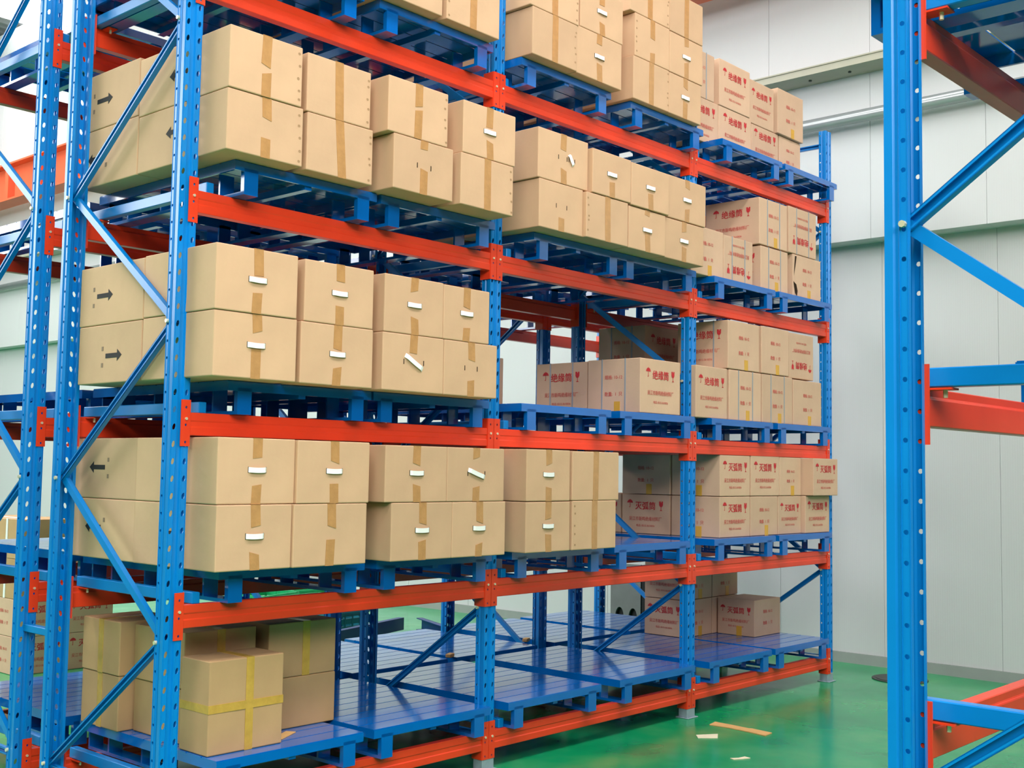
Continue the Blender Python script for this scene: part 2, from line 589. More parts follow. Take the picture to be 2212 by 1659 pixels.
def pallet_parts():
    P = []
    t = 0.045
    # rim: folded front and rear edge plus side rails
    rim = MB()
    rim.box(0, PW, 0, 0.012, PH - t, PH - 0.004)
    rim.box(0, PW, PD - 0.012, PD, PH - t, PH - 0.004)
    rim.box(0, 0.012, 0.012, PD - 0.012, PH - t, PH - 0.004)
    rim.box(PW - 0.012, PW, 0.012, PD - 0.012, PH - t, PH - 0.004)
    P.append(('rim', rim.mesh('rim', M['pallet'], bevel=0.003, merge=False), [(0, 0, 0)]))
    pitch = PD / NSL
    sl = MB().box(0.0, PW, 0.0045, pitch - 0.0045, PH - 0.004, PH).mesh('deck_slat', M['pallet'])
    P.append(('deck_slat', sl, [(0, k * pitch, 0) for k in range(NSL)]))
    ct = MB().box(PW / 2 - 0.02, PW / 2 + 0.02, 0.013, PD - 0.013, PH - 0.062, PH - 0.028).mesh('deck_joist', M['pallet'])
    P.append(('deck_joist', ct, [(0, 0, 0)]))
    # skid: bottom runner, four posts
    sk = MB()
    sk.box(0, 0.075, 0.0, PD, 0, 0.016)
    for y in (0.0, 0.188, PD / 2 - 0.1, PD / 2 + 0.088, PD - 0.2, PD - 0.012):
        sk.box(0, 0.075, y, y + 0.012, 0.016, PH - 0.03)
    for x in (0, 0.066):
        sk.box(x, x + 0.009, 0.012, 0.026, 0.016, PH - 0.03)
    P.append(('skid', sk.mesh('skid', M['pallet'], merge=False), [(0.05, 0, 0), (PW - 0.05 - 0.075, 0, 0)]))
    return P


PAL = pallet_parts()
SH = ['bottom shelf', 'second shelf', 'third shelf', 'fourth shelf', 'top shelf']
BAY = ['left bay', 'middle bay', 'right bay']


def pallet(X, Y, z, label, group, flip=False):
    r = empty('steel_pallet', (X + (PW if flip else 0), Y, z), (0, 0, PI if flip else 0))
    tag(r, label, 'pallet', group)
    for nm, me, locs in PAL:
        for l in locs:
            put(nm, me, r, l)
    return r


XL = {4: [0.10, 1.04, 2.12, 3.165, 4.255, 5.14], 3: [0.222, 1.09, 2.26, 3.10, 4.17, 5.067],
      2: [0.252, 1.107, 2.219, 3.15, 4.205, 5.115], 1: [0.235, 1.153, 2.157, 3.105, 4.245, 5.135],
      0: [0.255, 1.163, 2.148, 3.175, 4.188, 5.08]}
YF = [-0.06, -0.06, -0.06, -0.10, -0.11]
for L in range(5):
    for k, xl in enumerate(XL[L]):
        pallet(xl - 0.05, YF[L], BT[L], 'blue steel pallet, %s of two, %s, %s, front loaded rack' % (('left', 'right')[k % 2], SH[L], BAY[k // 2]),
               'pallets in the front rack')
XB = {0: [0.23, 1.13, 2.13, 3.06, 4.1, 5.05], 1: [0.23, None, None, None, None, None], 2: [0.25, None, None, None, None, None],
      3: [0.25, 1.12, 2.2, 3.1, 4.15, None], 4: [0.2, 1.1, 2.2, 3.1, None, None]}
for L in range(5):
    for k, xl in enumerate(XB[L]):
        if xl is not None:
            pallet(xl - 0.05, YB - 0.08, BT[L], 'empty blue steel pallet, %s of two, %s, %s, rear rack' % (('left', 'right')[k % 2], SH[L], BAY[k // 2]),
                   'empty pallets in the rear rack')
for L, xl, yf, lab in ((3, 0.18, -3.10, 'blue steel pallet overhead in the rack at the right edge'),
                       (2, 1.12, -3.17, 'blue steel pallet just peeping in at the right edge, eye level')):
    pallet(xl - 0.05, yf, BT[L], lab, 'pallets in the right-hand rack', flip=True)


# ------------------------------------------------------------------ cartons
def carton_mesh(w, d, h, material, seed, amp=0.0016, r=0.005):
    rnd = random.Random(seed)
    dims = (w, d, h)
    prm = [[0, r, L * 0.25, L * 0.5, L * 0.75, L - r, L] for L in dims]
    mb = MB()
    ph = [rnd.uniform(0, 6.28) for _ in range(6)]
    am = [rnd.uniform(0.2, 1.0) * amp for _ in range(6)]

    def P(c, face):
        q = [min(max(c[k], r), dims[k] - r) for k in range(3)]
        dv = Vector([c[k] - q[k] for k in range(3)])
        p = Vector(q) + (dv.normalized() * r if dv.length > 1e-9 else Vector((0, 0, 0)))
        ax, side = face // 2, face % 2
        o = [k for k in range(3) if k != ax]
        u, v = c[o[0]] / dims[o[0]], c[o[1]] / dims[o[1]]
        s = math.sin(PI * u) * math.sin(PI * v) * (1 + 0.5 * math.sin(5 * u + ph[face]) * math.cos(4 * v + ph[face])) * am[face]
        p[ax] += s * (1 if side == 0 else -1)
        return (p[0], p[1], p[2])
    for face in range(6):
        ax, side = face // 2, face % 2
        o = [k for k in range(3) if k != ax]
        A, B = prm[o[0]], prm[o[1]]
        for i in range(6):
            for j in range(6):
                q = []
                for (a, b) in ((A[i], B[j]), (A[i + 1], B[j]), (A[i + 1], B[j + 1]), (A[i], B[j + 1])):
                    c = [0, 0, 0]
                    c[ax] = 0 if side == 0 else dims[ax]
                    c[o[0]], c[o[1]] = a, b
                    q.append(P(c, face))
                mb.quad(*q)
    return mb.mesh('carton', material)


SEED = [100]


def carton(X0, X1, Y0, Y1, z0, z1, material, label, group, rot=0.0):
    SEED[0] += 1
    w, d, h = X1 - X0, Y1 - Y0, z1 - z0
    me = carton_mesh(w, d, h, M[material], SEED[0])
    o = put('carton', me, None, (X0, Y0, z0), (0, 0, rot))
    tag(o, label, 'carton', group)
    o['dims'] = (w, d, h)
    return o


EPS = 0.0012


def tape_front(o, top=0.09, bottom=0.08, cx=None, w=0.05, slant=0.0, material='tape', name='packing_tape', ontop=True):
    W_, D_, H_ = o['dims']
    rnd = random.Random(SEED[0] * 3 + 1)
    cx = W_ * 0.5 if cx is None else cx
    mb = MB()
    if top + bottom >= H_ - 0.01:
        segs = [(0.0, H_, 0, 0)]
    else:
        segs = []
        if top > 0: segs.append((H_ - top, H_, rnd.uniform(-0.016, 0.016), 0))
        if bottom > 0: segs.append((0.0, bottom, 0, rnd.uniform(-0.016, 0.016)))
    for za, zb, sa, sb in segs:
        xa, xb = cx + slant * (za / H_ - 0.5), cx + slant * (zb / H_ - 0.5)
        j = rnd.uniform(-0.006, 0.006)
        pts = [(xa - w / 2 + j, za), (xa + w / 2 + j, za + sa), (xb + w / 2, zb + (sb if zb < H_ else 0)), (xb - w / 2, zb)]
        i = len(mb.v)
        mb.v += [(p[0], -EPS, p[1]) for p in pts] + [(p[0], 0.001, p[1]) for p in pts]
        mb.f += [(i, i + 1, i + 2, i + 3), (i, i + 4, i + 5, i + 1), (i + 1, i + 5, i + 6, i + 2), (i + 2, i + 6, i + 7, i + 3), (i + 3, i + 7, i + 4, i)]
        if zb >= H_ - 1e-6 and ontop:
            mb.box(xb - w / 2, xb + w / 2, -EPS, D_, H_ - 0.001, H_ + EPS)
    return mb.build(name, M[material], o, merge=False)


def handle(o, cx=None, cz=None, ang=0.0, w=0.094, loose=False):
    W_, D_, H_ = o['dims']
    cx = W_ * 0.5 if cx is None else cx
    cz = H_ * 0.52 if cz is None else cz
    mb = MB()
    n = 8
    hh = 0.0115
    for k in range(n):
        u0, u1 = k / n, (k + 1) / n
        x0, x1 = (u0 - 0.5) * w, (u1 - 0.5) * w
        y0, y1 = -0.002 - 0.008 * min(1, 2.5 * math.sin(PI * u0)), -0.002 - 0.008 * min(1, 2.5 * math.sin(PI * u1))
        s0, s1 = -0.002 * math.sin(PI * u0), -0.002 * math.sin(PI * u1)
        i = len(mb.v)
        mb.v += [(x0, y0, -hh + s0), (x1, y1, -hh + s1), (x1, y1, hh + s1), (x0, y0, hh + s0),
                 (x0, y0 + 0.003, -hh + s0), (x1, y1 + 0.003, -hh + s1), (x1, y1 + 0.003, hh + s1), (x0, y0 + 0.003, hh + s0)]
        mb.f += [(i, i + 1, i + 2, i + 3), (i + 4, i + 7, i + 6, i + 5), (i, i + 4, i + 5, i + 1), (i + 3, i + 2, i + 6, i + 7),
                 (i, i + 3, i + 7, i + 4), (i + 1, i + 5, i + 6, i + 2)]
    h = mb.build('carry_handle', M['white'], o)
    h.location, h.rotation_euler = (cx, 0, cz), (0, ang, 0)
    slits(o, cx, cz, w)
    return h


SLOT = MB().box(-0.0022, 0.0022, -0.0008, 0.001, -0.013, 0.013).mesh('handle_slot', M['slit'])


def slits(o, cx=None, cz=None, w=0.094):
    W_, D_, H_ = o['dims']
    cx = W_ * 0.5 if cx is None else cx
    cz = H_ * 0.52 if cz is None else cz
    for s in (-1, 1):
        put('handle_slot', SLOT, o, (cx + s * w / 2, 0, cz))


DENT = MB()
for k in range(6):
    t0, t1 = k * PI / 3, (k + 1) * PI / 3
    DENT.quad((0, -0.0002, 0), (0.008 * math.cos(t0), -0.0008, 0.007 * math.sin(t0)), (0.008 * math.cos(t1), -0.0008, 0.007 * math.sin(t1)))
DENT = DENT.mesh('staple_dent', M['dent'])


def dents(o, right=True, n=5):
    W_, D_, H_ = o['dims']
    for k in range(n):
        jx, jz = R_.uniform(-.006, .006), R_.uniform(-.018, .018)
        put('staple_dent', DENT, o, ((W_ - 0.018 if right else 0.02) + jx, 0, H_ * (0.13 + 0.74 * k / (n - 1)) + jz))


def arrow_mesh():
    mb = MB()
    mb.prism([(-0.07, -0.011), (0.035, -0.011), (0.035, -0.028), (0.075, 0.0), (0.035, 0.028), (0.035, 0.011), (-0.07, 0.011)], 'y', -0.0008, 0.0005)
    return mb.mesh('printed_arrow', M['black_ink'], merge=False)


ARROW = arrow_mesh()
MARK = MB().box(-0.008, 0.008, -0.0008, 0.0005, -0.01, 0.01).mesh('printed_mark', M['grey_ink'])


def side_arrow(o, cy, cz, toward_front=True):
    # on the -X face; text-right is towards -Y
    a = put('printed_arrow', ARROW, o, (0, cy, cz), (0, 0 if toward_front else PI, -PI / 2))
    for dz in (0.036, -0.043):
        put('printed_mark', MARK, o, (0, cy + (0.1 if toward_front else -0.1), cz + dz), (0, 0, -PI / 2))
    return a


G1 = 'tan cartons in the front rack'
ORD = ['first', 'second', 'third', 'fourth']


def tan(L, bay, row, i, X0, X1, Y0, z0, z1, D=0.6, feat='', word='', **k):
    lab = 'tan carton%s, %s row, %s from left, %s, %s' % (word, row, ORD[i], SH[L], BAY[bay])
    o = carton(X0, X1, Y0, Y0 + D, z0, z1, 'kraft', lab, G1)
    if 'h' in feat:
        handle(o, ang=k.get('ang', 0.0), cx=k.get('cx'), cz=k.get('cz'), w=k.get('w', 0.094))
    if 's' in feat:
        slits(o)
    if 'f' in feat:
        tape_front(o, 1, 1, slant=k.get('slant', 0.0), cx=k.get('tx'))
    elif 't' in feat:
        tape_front(o, k.get('top', 0.085), k.get('bot', 0.08), cx=k.get('tx'))
    elif 'b' in feat:
        tape_front(o, 0.0, k.get('bot', 0.09), cx=k.get('tx'))
    if 'd' in feat:
        dents(o)
    if 'D' in feat:
        dents(o, right=False)
    return o


WH = ' with white handle'
WT = ' with brown tape'
# fourth shelf, left bay
a, b, c = DK[3] + 0.001, 3.289, 3.569
o = tan(3, 0, 'lower', 0, 0.043, 0.453, -0.215, a, b, 0.725, 'td', WT, top=0.09, bot=0.09); side_arrow(o, 0.41, 0.15, False)
o = tan(3, 0, 'lower', 1, 0.49, 0.89, -0.20, a, b, 0.62, 'fd', WT, slant=-0.02)
o = tan(3, 0, 'lower', 2, 0.974, 1.385, -0.26, a, b, 0.62, 'ts', WT, top=0.045, bot=0.13)
o = tan(3, 0, 'lower', 3, 1.432, 1.836, -0.27, a, b, 0.62, 'fd', WT)
o = tan(3, 0, 'upper', 0, 0.043, 0.437, -0.22, b + .002, c, 0.735, 'td', WT, top=0.13, bot=0.10); side_arrow(o, 0.40, 0.14, False)
o = tan(3, 0, 'upper', 1, 0.482, 0.869, -0.20, b + .002, c, 0.62, 'fd', WT, slant=-0.012)
o = tan(3, 0, 'upper', 2, 0.932, 1.341, -0.26, b + .002, c, 0.62, 'td', WT, top=0.12, bot=0.14)
o = tan(3, 0, 'upper', 3, 1.443, 1.849, -0.27, b + .002, c, 0.62, 'th', WH, top=0.11, bot=0.10)
o = carton(0.045, 0.44, 0.52, 1.03, a, 3.302, 'kraft', 'tan carton with black arrow at the back left, lower row, fourth shelf', G1); side_arrow(o, 0.39, 0.14, False)
o = carton(0.045, 0.44, 0.525, 1.03, 3.304, 3.587, 'kraft', 'tan carton with black arrow at the back left, upper row, fourth shelf', G1); side_arrow(o, 0.32, 0.14, True)
# third shelf, left bay
a, b, c = DK[2] + 0.001, 2.313, 2.602
o = tan(2, 0, 'lower', 0, 0.013, 0.452, -0.215, a, b, 0.57, 'th', WH, top=0.085, bot=0.13); 
o = tan(2, 0, 'lower', 1, 0.487, 0.922, -0.20, a, b, 0.62, 'th', WH, top=0.11, bot=0.08)
o = tan(2, 0, 'lower', 2, 0.985, 1.403, -0.20, a, b, 0.62, 'th', ' with drooping slanted white handle', ang=0.5, top=0.09, bot=0, w=0.135)
o = tan(2, 0, 'lower', 3, 1.406, 1.806, -0.20, a, b, 0.62, 'ts', WT, top=0.09, bot=0.08)
o = tan(2, 0, 'upper', 0, 0.010, 0.445, -0.22, b + .002, c, 0.57, 'th', WH, top=0.12, bot=0.09)
o = tan(2, 0, 'upper', 1, 0.501, 0.918, -0.20, b + .002, c, 0.62, 'th', WH, top=0.08, bot=0.09)
o = tan(2, 0, 'upper', 2, 0.990, 1.394, -0.20, b + .002, c, 0.62, 'th', WH, top=0.075, bot=0.09)
o = tan(2, 0, 'upper', 3, 1.396, 1.740, -0.20, b + .002, c - .004, 0.62, 'th', WH, top=0.10, bot=0.07)
o = carton(0.012, 0.44, 0.362, 0.935, a, b - .004, 'kraft', 'tan carton with black arrow at the back left, lower row, third shelf', G1); side_arrow(o, 0.245, 0.13, True)
o = carton(0.012, 0.44, 0.358, 0.94, b - .002, c - .004, 'kraft', 'tan carton with black arrow at the back left, upper row, third shelf', G1); side_arrow(o, 0.35, 0.14, True)
# second shelf, left and middle bay
a, b, c = DK[1] + 0.001, 1.478, 1.766
o = tan(1, 0, 'lower', 0, 0.077, 0.477, -0.185, a, b, 0.66, 'th', WH, top=0.10, bot=0.08); side_arrow(o, 0.31, 0.15, True)
o = tan(1, 0, 'lower', 1, 0.480, 0.913, -0.195, a, b, 0.62, 't', WT, top=0.10, bot=0.12)
o = tan(1, 0, 'lower', 2, 1.067, 1.487, -0.20, a, b, 0.62, 'th', WH, top=0.10, bot=0.09)
o = tan(1, 0, 'lower', 3, 1.488, 1.893, -0.20, a, b, 0.62, 'th', WH, top=0.10, bot=0.06)
o = tan(1, 0, 'upper', 0, 0.077, 0.490, -0.18, b + .002, c + .004, 0.655, 'th', WH, top=0.09, bot=0.08); side_arrow(o, 0.31, 0.15, True)
o = tan(1, 0, 'upper', 1, 0.492, 0.923, -0.195, b + .002, c + .002, 0.62, 'th', WH, top=0.09, bot=0.09)
o = tan(1, 0, 'upper', 2, 1.020, 1.443, -0.20, b + .002, c - .006, 0.62, 'th', WH, top=0.085, bot=0.09)
o = tan(1, 0, 'upper', 3, 1.445, 1.878, -0.20, b + .002, c - .006, 0.62, 'th', ' with drooping slanted white handle', ang=0.3, top=0.06, bot=0.07, w=0.13)
o = tan(1, 1, 'lower', 0, 2.061, 2.444, -0.20, a, b - .006, 0.62, 'th', WH, top=0.10, bot=0.10)
o = tan(1, 1, 'lower', 1, 2.466, 2.880, -0.20, a, b - .003, 0.62, 'fD', WT)
o = tan(1, 1, 'upper', 0, 2.062, 2.441, -0.20, b - .002, c - .002, 0.62, 'th', WH, top=0.09, bot=0.08)
o = tan(1, 1, 'upper', 1, 2.462, 2.905, -0.20, b - .001, c - .004, 0.62, 'f', WT)
o = carton(0.085, 0.47, 0.482, 1.06, a, b, 'kraft', 'tan carton with black arrow at the back left, lower row, second shelf', G1); side_arrow(o, 0.38, 0.15, False)
o = carton(0.085, 0.47, 0.482, 1.075, b + .002, c + .004, 'kraft', 'tan carton with black arrow at the back left, upper row, second shelf', G1); side_arrow(o, 0.36, 0.15, False)
# fourth shelf, middle bay
a, b, c = DK[3] + 0.001, 3.290, 3.556
o = tan(3, 1, 'lower', 0, 2.112, 2.505, -0.22, a, b + .004, 0.62, 'bs', ' with torn-out handle', bot=0.08)
o = tan(3, 1, 'lower', 1, 2.507, 2.915, -0.245, a, b - .004, 0.62, 'fD', WT)
o = tan(3, 1, 'lower', 2, 2.930, 3.322, -0.24, a, b - .012, 0.62, 'th', WH, top=0.03, bot=0.12)
o = tan(3, 1, 'lower', 3, 3.326, 3.788, -0.225, a, b - .012, 0.62, 'th', WH, top=0.07, bot=0.1)
o = tan(3, 1, 'upper', 0, 2.098, 2.548, -0.22, b + .006, c + .030, 0.62, 'ts', ' with loose white handle', top=0.09, bot=0.09)
h = handle(o, cx=0.29, cz=0.15, ang=1.0, w=0.07)
o = tan(3, 1, 'upper', 1, 2.556, 2.936, -0.25, b + .000, c, 0.62, 'bh', WH, bot=0.09)
o = tan(3, 1, 'upper', 2, 2.942, 3.346, -0.25, b - .006, c - .006, 0.62, 'bh', WH, bot=0.10)
o = tan(3, 1, 'upper', 3, 3.37, 3.812, -0.225, b - .006, c + .006, 0.62, 'th', WH, top=0.05, bot=0.08)
# top shelf
a, b, c, d = DK[4] + 0.001, 4.283, 4.565, 4.842
o = tan(4, 0, 'lower', 2, 0.932, 1.358, -0.185, a, b, 0.62, '', '')
o = tan(4, 0, 'lower', 3, 1.390, 1.797, -0.185, a, b, 0.62, 'fD', WT)
o = tan(4, 1, 'lower', 0, 2.068, 2.471, -0.19, a, b, 0.62, 'fd', WT)
o = tan(4, 1, 'lower', 1, 2.475, 2.922, -0.18, a, b + .012, 0.62, 'th', WH, top=0.06, bot=0.11)
o = tan(4, 1, 'upper', 0, 2.045, 2.485, -0.19, b + .002, c, 0.62, 'fd', WT)
o = tan(4, 1, 'upper', 1, 2.508, 2.932, -0.18, b + .014, c + .008, 0.62, 'th', WH, top=0.09, bot=0.08)
o = tan(4, 1, 'lower', 2, 3.08, 3.475, -0.155, a, b, 0.62, 'fd', WT)
o = tan(4, 1, 'lower', 3, 3.478, 3.856, -0.155, a, b - .004, 0.62, 'th', WH, top=0.06, bot=0.12)
o = tan(4, 1, 'middle', 2, 3.094, 3.477, -0.155, b + .002, c, 0.62, 'tD', WT, top=0.12, bot=0.06)
o = tan(4, 1, 'middle', 3, 3.481, 3.874, -0.155, b, c - .008, 0.62, 'th', WH, top=0.06, bot=0.1)
o = tan(4, 1, 'upper', 2, 3.040, 3.478, -0.155, c + .002, d, 0.62, 'fd', WT)
o = tan(4, 1, 'upper', 3, 3.482, 3.875, -0.155, c - .004, d - .004, 0.62, 'f', WT)

# top-shelf first columns and rear rows: unseen cartons added to block daylight through slats
o = tan(4, 0, 'lower', 0, 0.06, 0.47, -0.19, a, b, 0.62, 'f', WT)
o = tan(4, 0, 'lower', 1, 0.49, 0.90, -0.19, a, b, 0.62, 'f', WT)
for L, bay, cols_r in ((4, 0, (0.06, 0.49, 0.935, 1.39)), (4, 1, (2.07, 2.49, 3.08, 3.48)), (3, 0, (0.49, 0.96, 1.43)), (3, 1, (2.11, 2.53, 2.95, 3.37))):
    for n_, x in enumerate(cols_r):
        carton(x, x + 0.40, 0.45, 1.05, DK[L] + .001, DK[L] + .281, 'kraft',
               'added unseen tan carton in rear row blocking daylight, %s from left, %s, %s' % (ORD[n_], SH[L], BAY[bay]), 'added hidden rear row, %s, %s' % (SH[L], BAY[bay]))

# ------------------------------------------------------------------ red printed cartons
def text_mesh(name, s, size, bold=0.0):
    cu = bpy.data.curves.new('lettering', 'FONT')
    cu.body = s
    cu.size = size
    cu.align_x = 'CENTER'
    cu.align_y = 'CENTER'
    cu.resolution_u = 3
    ob = bpy.data.objects.new('lettering', cu)
    col.objects.link(ob)
    dg = bpy.context.evaluated_depsgraph_get()
    dg.update()
    me = bpy.data.meshes.new_from_object(ob.evaluated_get(dg))
    bpy.data.objects.remove(ob)
    V = [tuple(v.co) for v in me.vertices]
    Fc = [tuple(p.vertices) for p in me.polygons]
    bpy.data.meshes.remove(me)
    return V, Fc


def add_text(mb, s, size, x, z, bold=0.0, sx=1.0):
    V, Fc = text_mesh('t', s, size)
    for n_, (dx, dz) in enumerate(((-bold, 0), (bold, 0), (0, bold))):
        i = len(mb.v)
        mb.v += [(x + v[0] * sx + dx, -0.0012 - 0.00005 * n_, z + v[1] + dz) for v in V]
        mb.f += [tuple(i + k for k in f) for f in Fc]


def umbrella(mb, x, z, s):
    n = 10
    pts = [(x + s * math.cos(PI * k / n), z + s * 1.0 * math.sin(PI * k / n)) for k in range(n + 1)]
    # scalloped lower edge
    sc = []
    for k in range(4):
        x0, x1 = -s + k * s / 2, -s + (k + 1) * s / 2
        sc += [(x + x0, z), (x + (x0 + x1) / 2, z + s * 0.16)]
    poly = pts[::-1]
    i = len(mb.v)
    full = [(p[0], -0.0012, p[1]) for p in poly] + [(p[0], -0.0012, p[1]) for p in sc[::-1]]
    for a, b in zip(full, full[1:]):
        mb.quad((x, -0.0012, z + s * 0.4), a, b)
    mb.quad((x - s * .08, -.0012, z + s), (x + s * .08, -.0012, z + s), (x, -.0012, z + s * 1.3))
    mb.quad((x - s * .08, -.0012, z - s * 1.1), (x + s * .08, -.0012, z - s * 1.1), (x + s * .08, -.0012, z + .2 * s), (x - s * .08, -.0012, z + .2 * s))
    mb.quad((x - s * .4, -.0012, z - s * 1.1), (x - s * .05, -.0012, z - s * 1.3), (x + s * .08, -.0012, z - s * 1.1), (x - s * .05, -.0012, z - s * 1.05))


def goblet(mb, x, z, s):
    mb.quad((x - s * .62, -.0012, z + s), (x - s * .6, -.0012, z), (x - s * .3, -.0012, z - s * .45), (x + s * .3, -.0012, z - s * .45),
            (x + s * .6, -.0012, z), (x + s * .62, -.0012, z + s), (x + s * .2, -.0012, z + s), (x + s * .05, -.0012, z + s * .55), (x - s * .1, -.0012, z + s))
    mb.quad((x - s * .09, -.0012, z - s * 1.3), (x + s * .09, -.0012, z - s * 1.3), (x + s * .09, -.0012, z - s * .4), (x - s * .09, -.0012, z - s * .4))
    mb.quad((x - s * .45, -.0012, z - s * 1.45), (x + s * .45, -.0012, z - s * 1.45), (x + s * .2, -.0012, z - s * 1.25), (x - s * .2, -.0012, z - s * 1.25))


def front_print(title, h):
    a, bm_ = MB(), MB()
    zc = 0.07 * h / 0.35
    umbrella(a, -0.140, zc + 0.022, 0.026)
    goblet(a, 0.140, zc + 0.012, 0.028)
    add_text(a, title, 0.062, 0.0, zc, 0.0012)
    add_text(bm_, '吴江市新鸣绝缘材料厂', 0.033, 0.0, -0.045 * h / 0.35, 0.0006, 0.9)
    add_text(bm_, '电话: 0512-3610036', 0.020, 0.0, -0.105 * h / 0.35, 0.0004)
    return a.mesh('printed_title', M['red_ink'], merge=False), bm_.mesh('printed_address', M['red_ink_faint'], merge=False)


def side_print(h):
    b_ = MB()
    add_text(b_, '规格: 10-12', 0.030, 0.0, 0.055 * h / 0.35, 0.0008)
    add_text(b_, '数量:  1  只', 0.030, 0.0, -0.055 * h / 0.35, 0.0008)
    return b_.mesh('printed_side_text', M['red_ink_faint'], merge=False)


FP = {'A': front_print('绝缘筒', 0.35), 'B': front_print('灭弧筒', 0.285)}
SP = {'A': side_print(0.35), 'B': side_print(0.285)}


def decorate(o, face, what, fam='A', upside=False, bands=False, sticker=False):
    """face 'f' (-Y) or 'l' (-X); what 'front' | 'side'"""
    W_, D_, H_ = o['dims']
    Lf = W_ if face == 'f' else D_
    loc = (W_ / 2, 0, H_ / 2) if face == 'f' else (0, D_ / 2, H_ / 2)
    rz = 0 if face == 'f' else -PI / 2
    sc = min(1.0, Lf / 0.40)
    ms = FP[fam] if what == 'front' else (SP[fam],)
    for me in ms:
        p = put(me.name.split('.')[0], me, o, loc, (0, PI if upside else 0, rz))
        p.scale = (sc, 1, sc)
        p['kind'] = 'stuff'
    if bands:
        for s in (-0.22, 0.22):
            mb = MB().box(-0.005, 0.005, -0.0022, 0.0005, -H_ / 2 - 0.002, H_ / 2 + 0.002)
            q = mb.build('strapping_band', M['band'], o)
            q.location = (loc[0] + (s * Lf if face == 'f' else 0), loc[1] + (0 if face == 'f' else -s * Lf), loc[2])
            q.rotation_euler = (0, 0, rz)
    if sticker:
        mb = MB().box(-0.024, 0.024, -0.0016, 0.0005, -H_ / 2, -H_ / 2 + 0.075)
        q = mb.build('amber_tape', M['label_yellow'], o)
        off = 0.03
        q.location = (loc[0] + (off if face == 'f' else 0), loc[1] + (0 if face == 'f' else -off), loc[2])
        q.rotation_euler = (0, 0, rz)


G2 = 'red printed cartons in the front rack'


def red(X0, X1, Y0, Y1, z0, z1, label, *decs, rot=0.0):
    o = carton(X0, X1, Y0, Y1, z0, z1, 'kraft_pink', label, G2, rot)
    for dct in decs:
        decorate(o, **dct)
    return o


FA = dict(face='f', what='front', fam='A')
FS = dict(face='f', what='side', fam='A', sticker=True)
FB = dict(face='f', what='front', fam='B')
FSB = dict(face='f', what='side', fam='B', sticker=True)
LA = dict(face='l', what='front', fam='A')
LS = dict(face='l', what='side', fam='A', sticker=True)
LB = dict(face='l', what='front', fam='B')
LSB = dict(face='l', what='side', fam='B', sticker=True)
rp = 'red printed carton'
# top shelf, right bay
a, b, c = DK[4] + .001, 4.322, 4.662
red(3.99, 4.398, .05, .47, a, b, rp + ' partly hidden, lower row, first from left, top shelf, right bay', FA)
red(4.405, 4.86, .05, .47, a, b, rp + ' with umbrella, lower row, second from left, top shelf, right bay', FA)
red(4.867, 5.265, .05, .47, a, b - .03, rp + ' with umbrella, lower row, third from left, top shelf, right bay', FA)
red(5.285, 5.62, .05, .47, a, b - .03, rp + ' in shade, lower row, fourth from left, top shelf, right bay', dict(face='f', what='side', fam='A'))
red(3.96, 4.345, .05, .47, b + .002, c, rp + ' with grey band, upper row, first from left, top shelf, right bay', dict(face='f', what='side', fam='A', bands=True))
red(4.405, 4.832, .045, .47, b + .002, c + .01, rp + ' with umbrella, upper row, second from left, top shelf, right bay', FA)
red(4.836, 5.20, .05, .47, b - .026, c - .03, rp + ' with umbrella, upper row, third from left, top shelf, right bay', FA)
red(5.225, 5.63, .03, .47, b - .024, c - .005, rp + ' with amber tape, upper row, fourth from left, top shelf, right bay', FS)
# fourth shelf, right bay
a, b, c = DK[3] + .001, 3.342, 3.705
red(3.90, 4.312, -.05, .37, a, b + .01, rp + ' half hidden by tan cartons, lower row, fourth shelf, right bay', FS)
red(4.32, 4.715, -.05, .37, a, b, rp + ' upside down with grey bands, lower row, fourth shelf, right bay', dict(face='f', what='front', fam='A', upside=True, bands=True))
red(4.832, 5.235, -.05, .37, a, b, rp + ' with grey bands, lower row, third from left, fourth shelf, right bay', dict(face='f', what='side', fam='A', bands=True, sticker=True), LA)
dm = red(5.315, 5.765, -.05, .37, a, b + .008, rp + ' with torn corner, lower row, fourth shelf, right bay', FS)
mb = MB()
mb.quad((0.03, -0.002, 0.32), (0.055, -0.002, 0.32), (0.035, -0.002, 0.24), (0.012, -0.002, 0.16), (0.02, -0.002, 0.24))
mb.quad((0.004, -0.002, 0.12), (0.05, -0.002, 0.10), (0.07, -0.002, 0.05), (0.06, -0.002, 0.01), (0.03, -0.002, 0.03))
mb.build('torn_corner', M['slit'], dm, merge=False)
red(4.812, 5.225, -.05, .42, b + .01, c, rp + ' with grey bands, upper row, left of two, fourth shelf, right bay', dict(face='f', what='side', fam='A', bands=True, sticker=True), LA)
red(5.250, 5.690, -.05, .37, b + .012, c + .012, rp + ' upside down, upper row, right of two, fourth shelf, right bay', dict(face='f', what='front', fam='A', upside=True, bands=True))
# third shelf, right bay
a, b, c = DK[2] + .001, 2.388, 2.742
red(4.0, 4.402, -.03, .40, a, b, rp + ' with umbrella and goblet, lower row, third shelf, beside upright, right bay', FA)
red(4.43, 4.872, -.03, .40, a, b, rp + ' with grey bands, lower row, second from left, third shelf, right bay', dict(face='f', what='side', fam='A', bands=True, sticker=True))
red(4.888, 5.34, -.03, .40, a, b, rp + ' with grey bands, lower row, third from left, third shelf, right bay', dict(face='f', what='side', fam='A', bands=True, sticker=True))
red(5.355, 5.81, -.03, .40, a, b - .01, rp + ' with amber tape, lower row, rightmost, third shelf, right bay', FS)
red(4.412, 4.845, -.03, .40, b + .006, c, rp + ' with amber tape, upper row, first from left, third shelf, right bay', FS, dict(face='l', what='front', fam='A', bands=True))
red(4.880, 5.285, -.03, .40, b + .006, c + .004, rp + ' with amber tape, upper row, second from left, third shelf, right bay', FS)
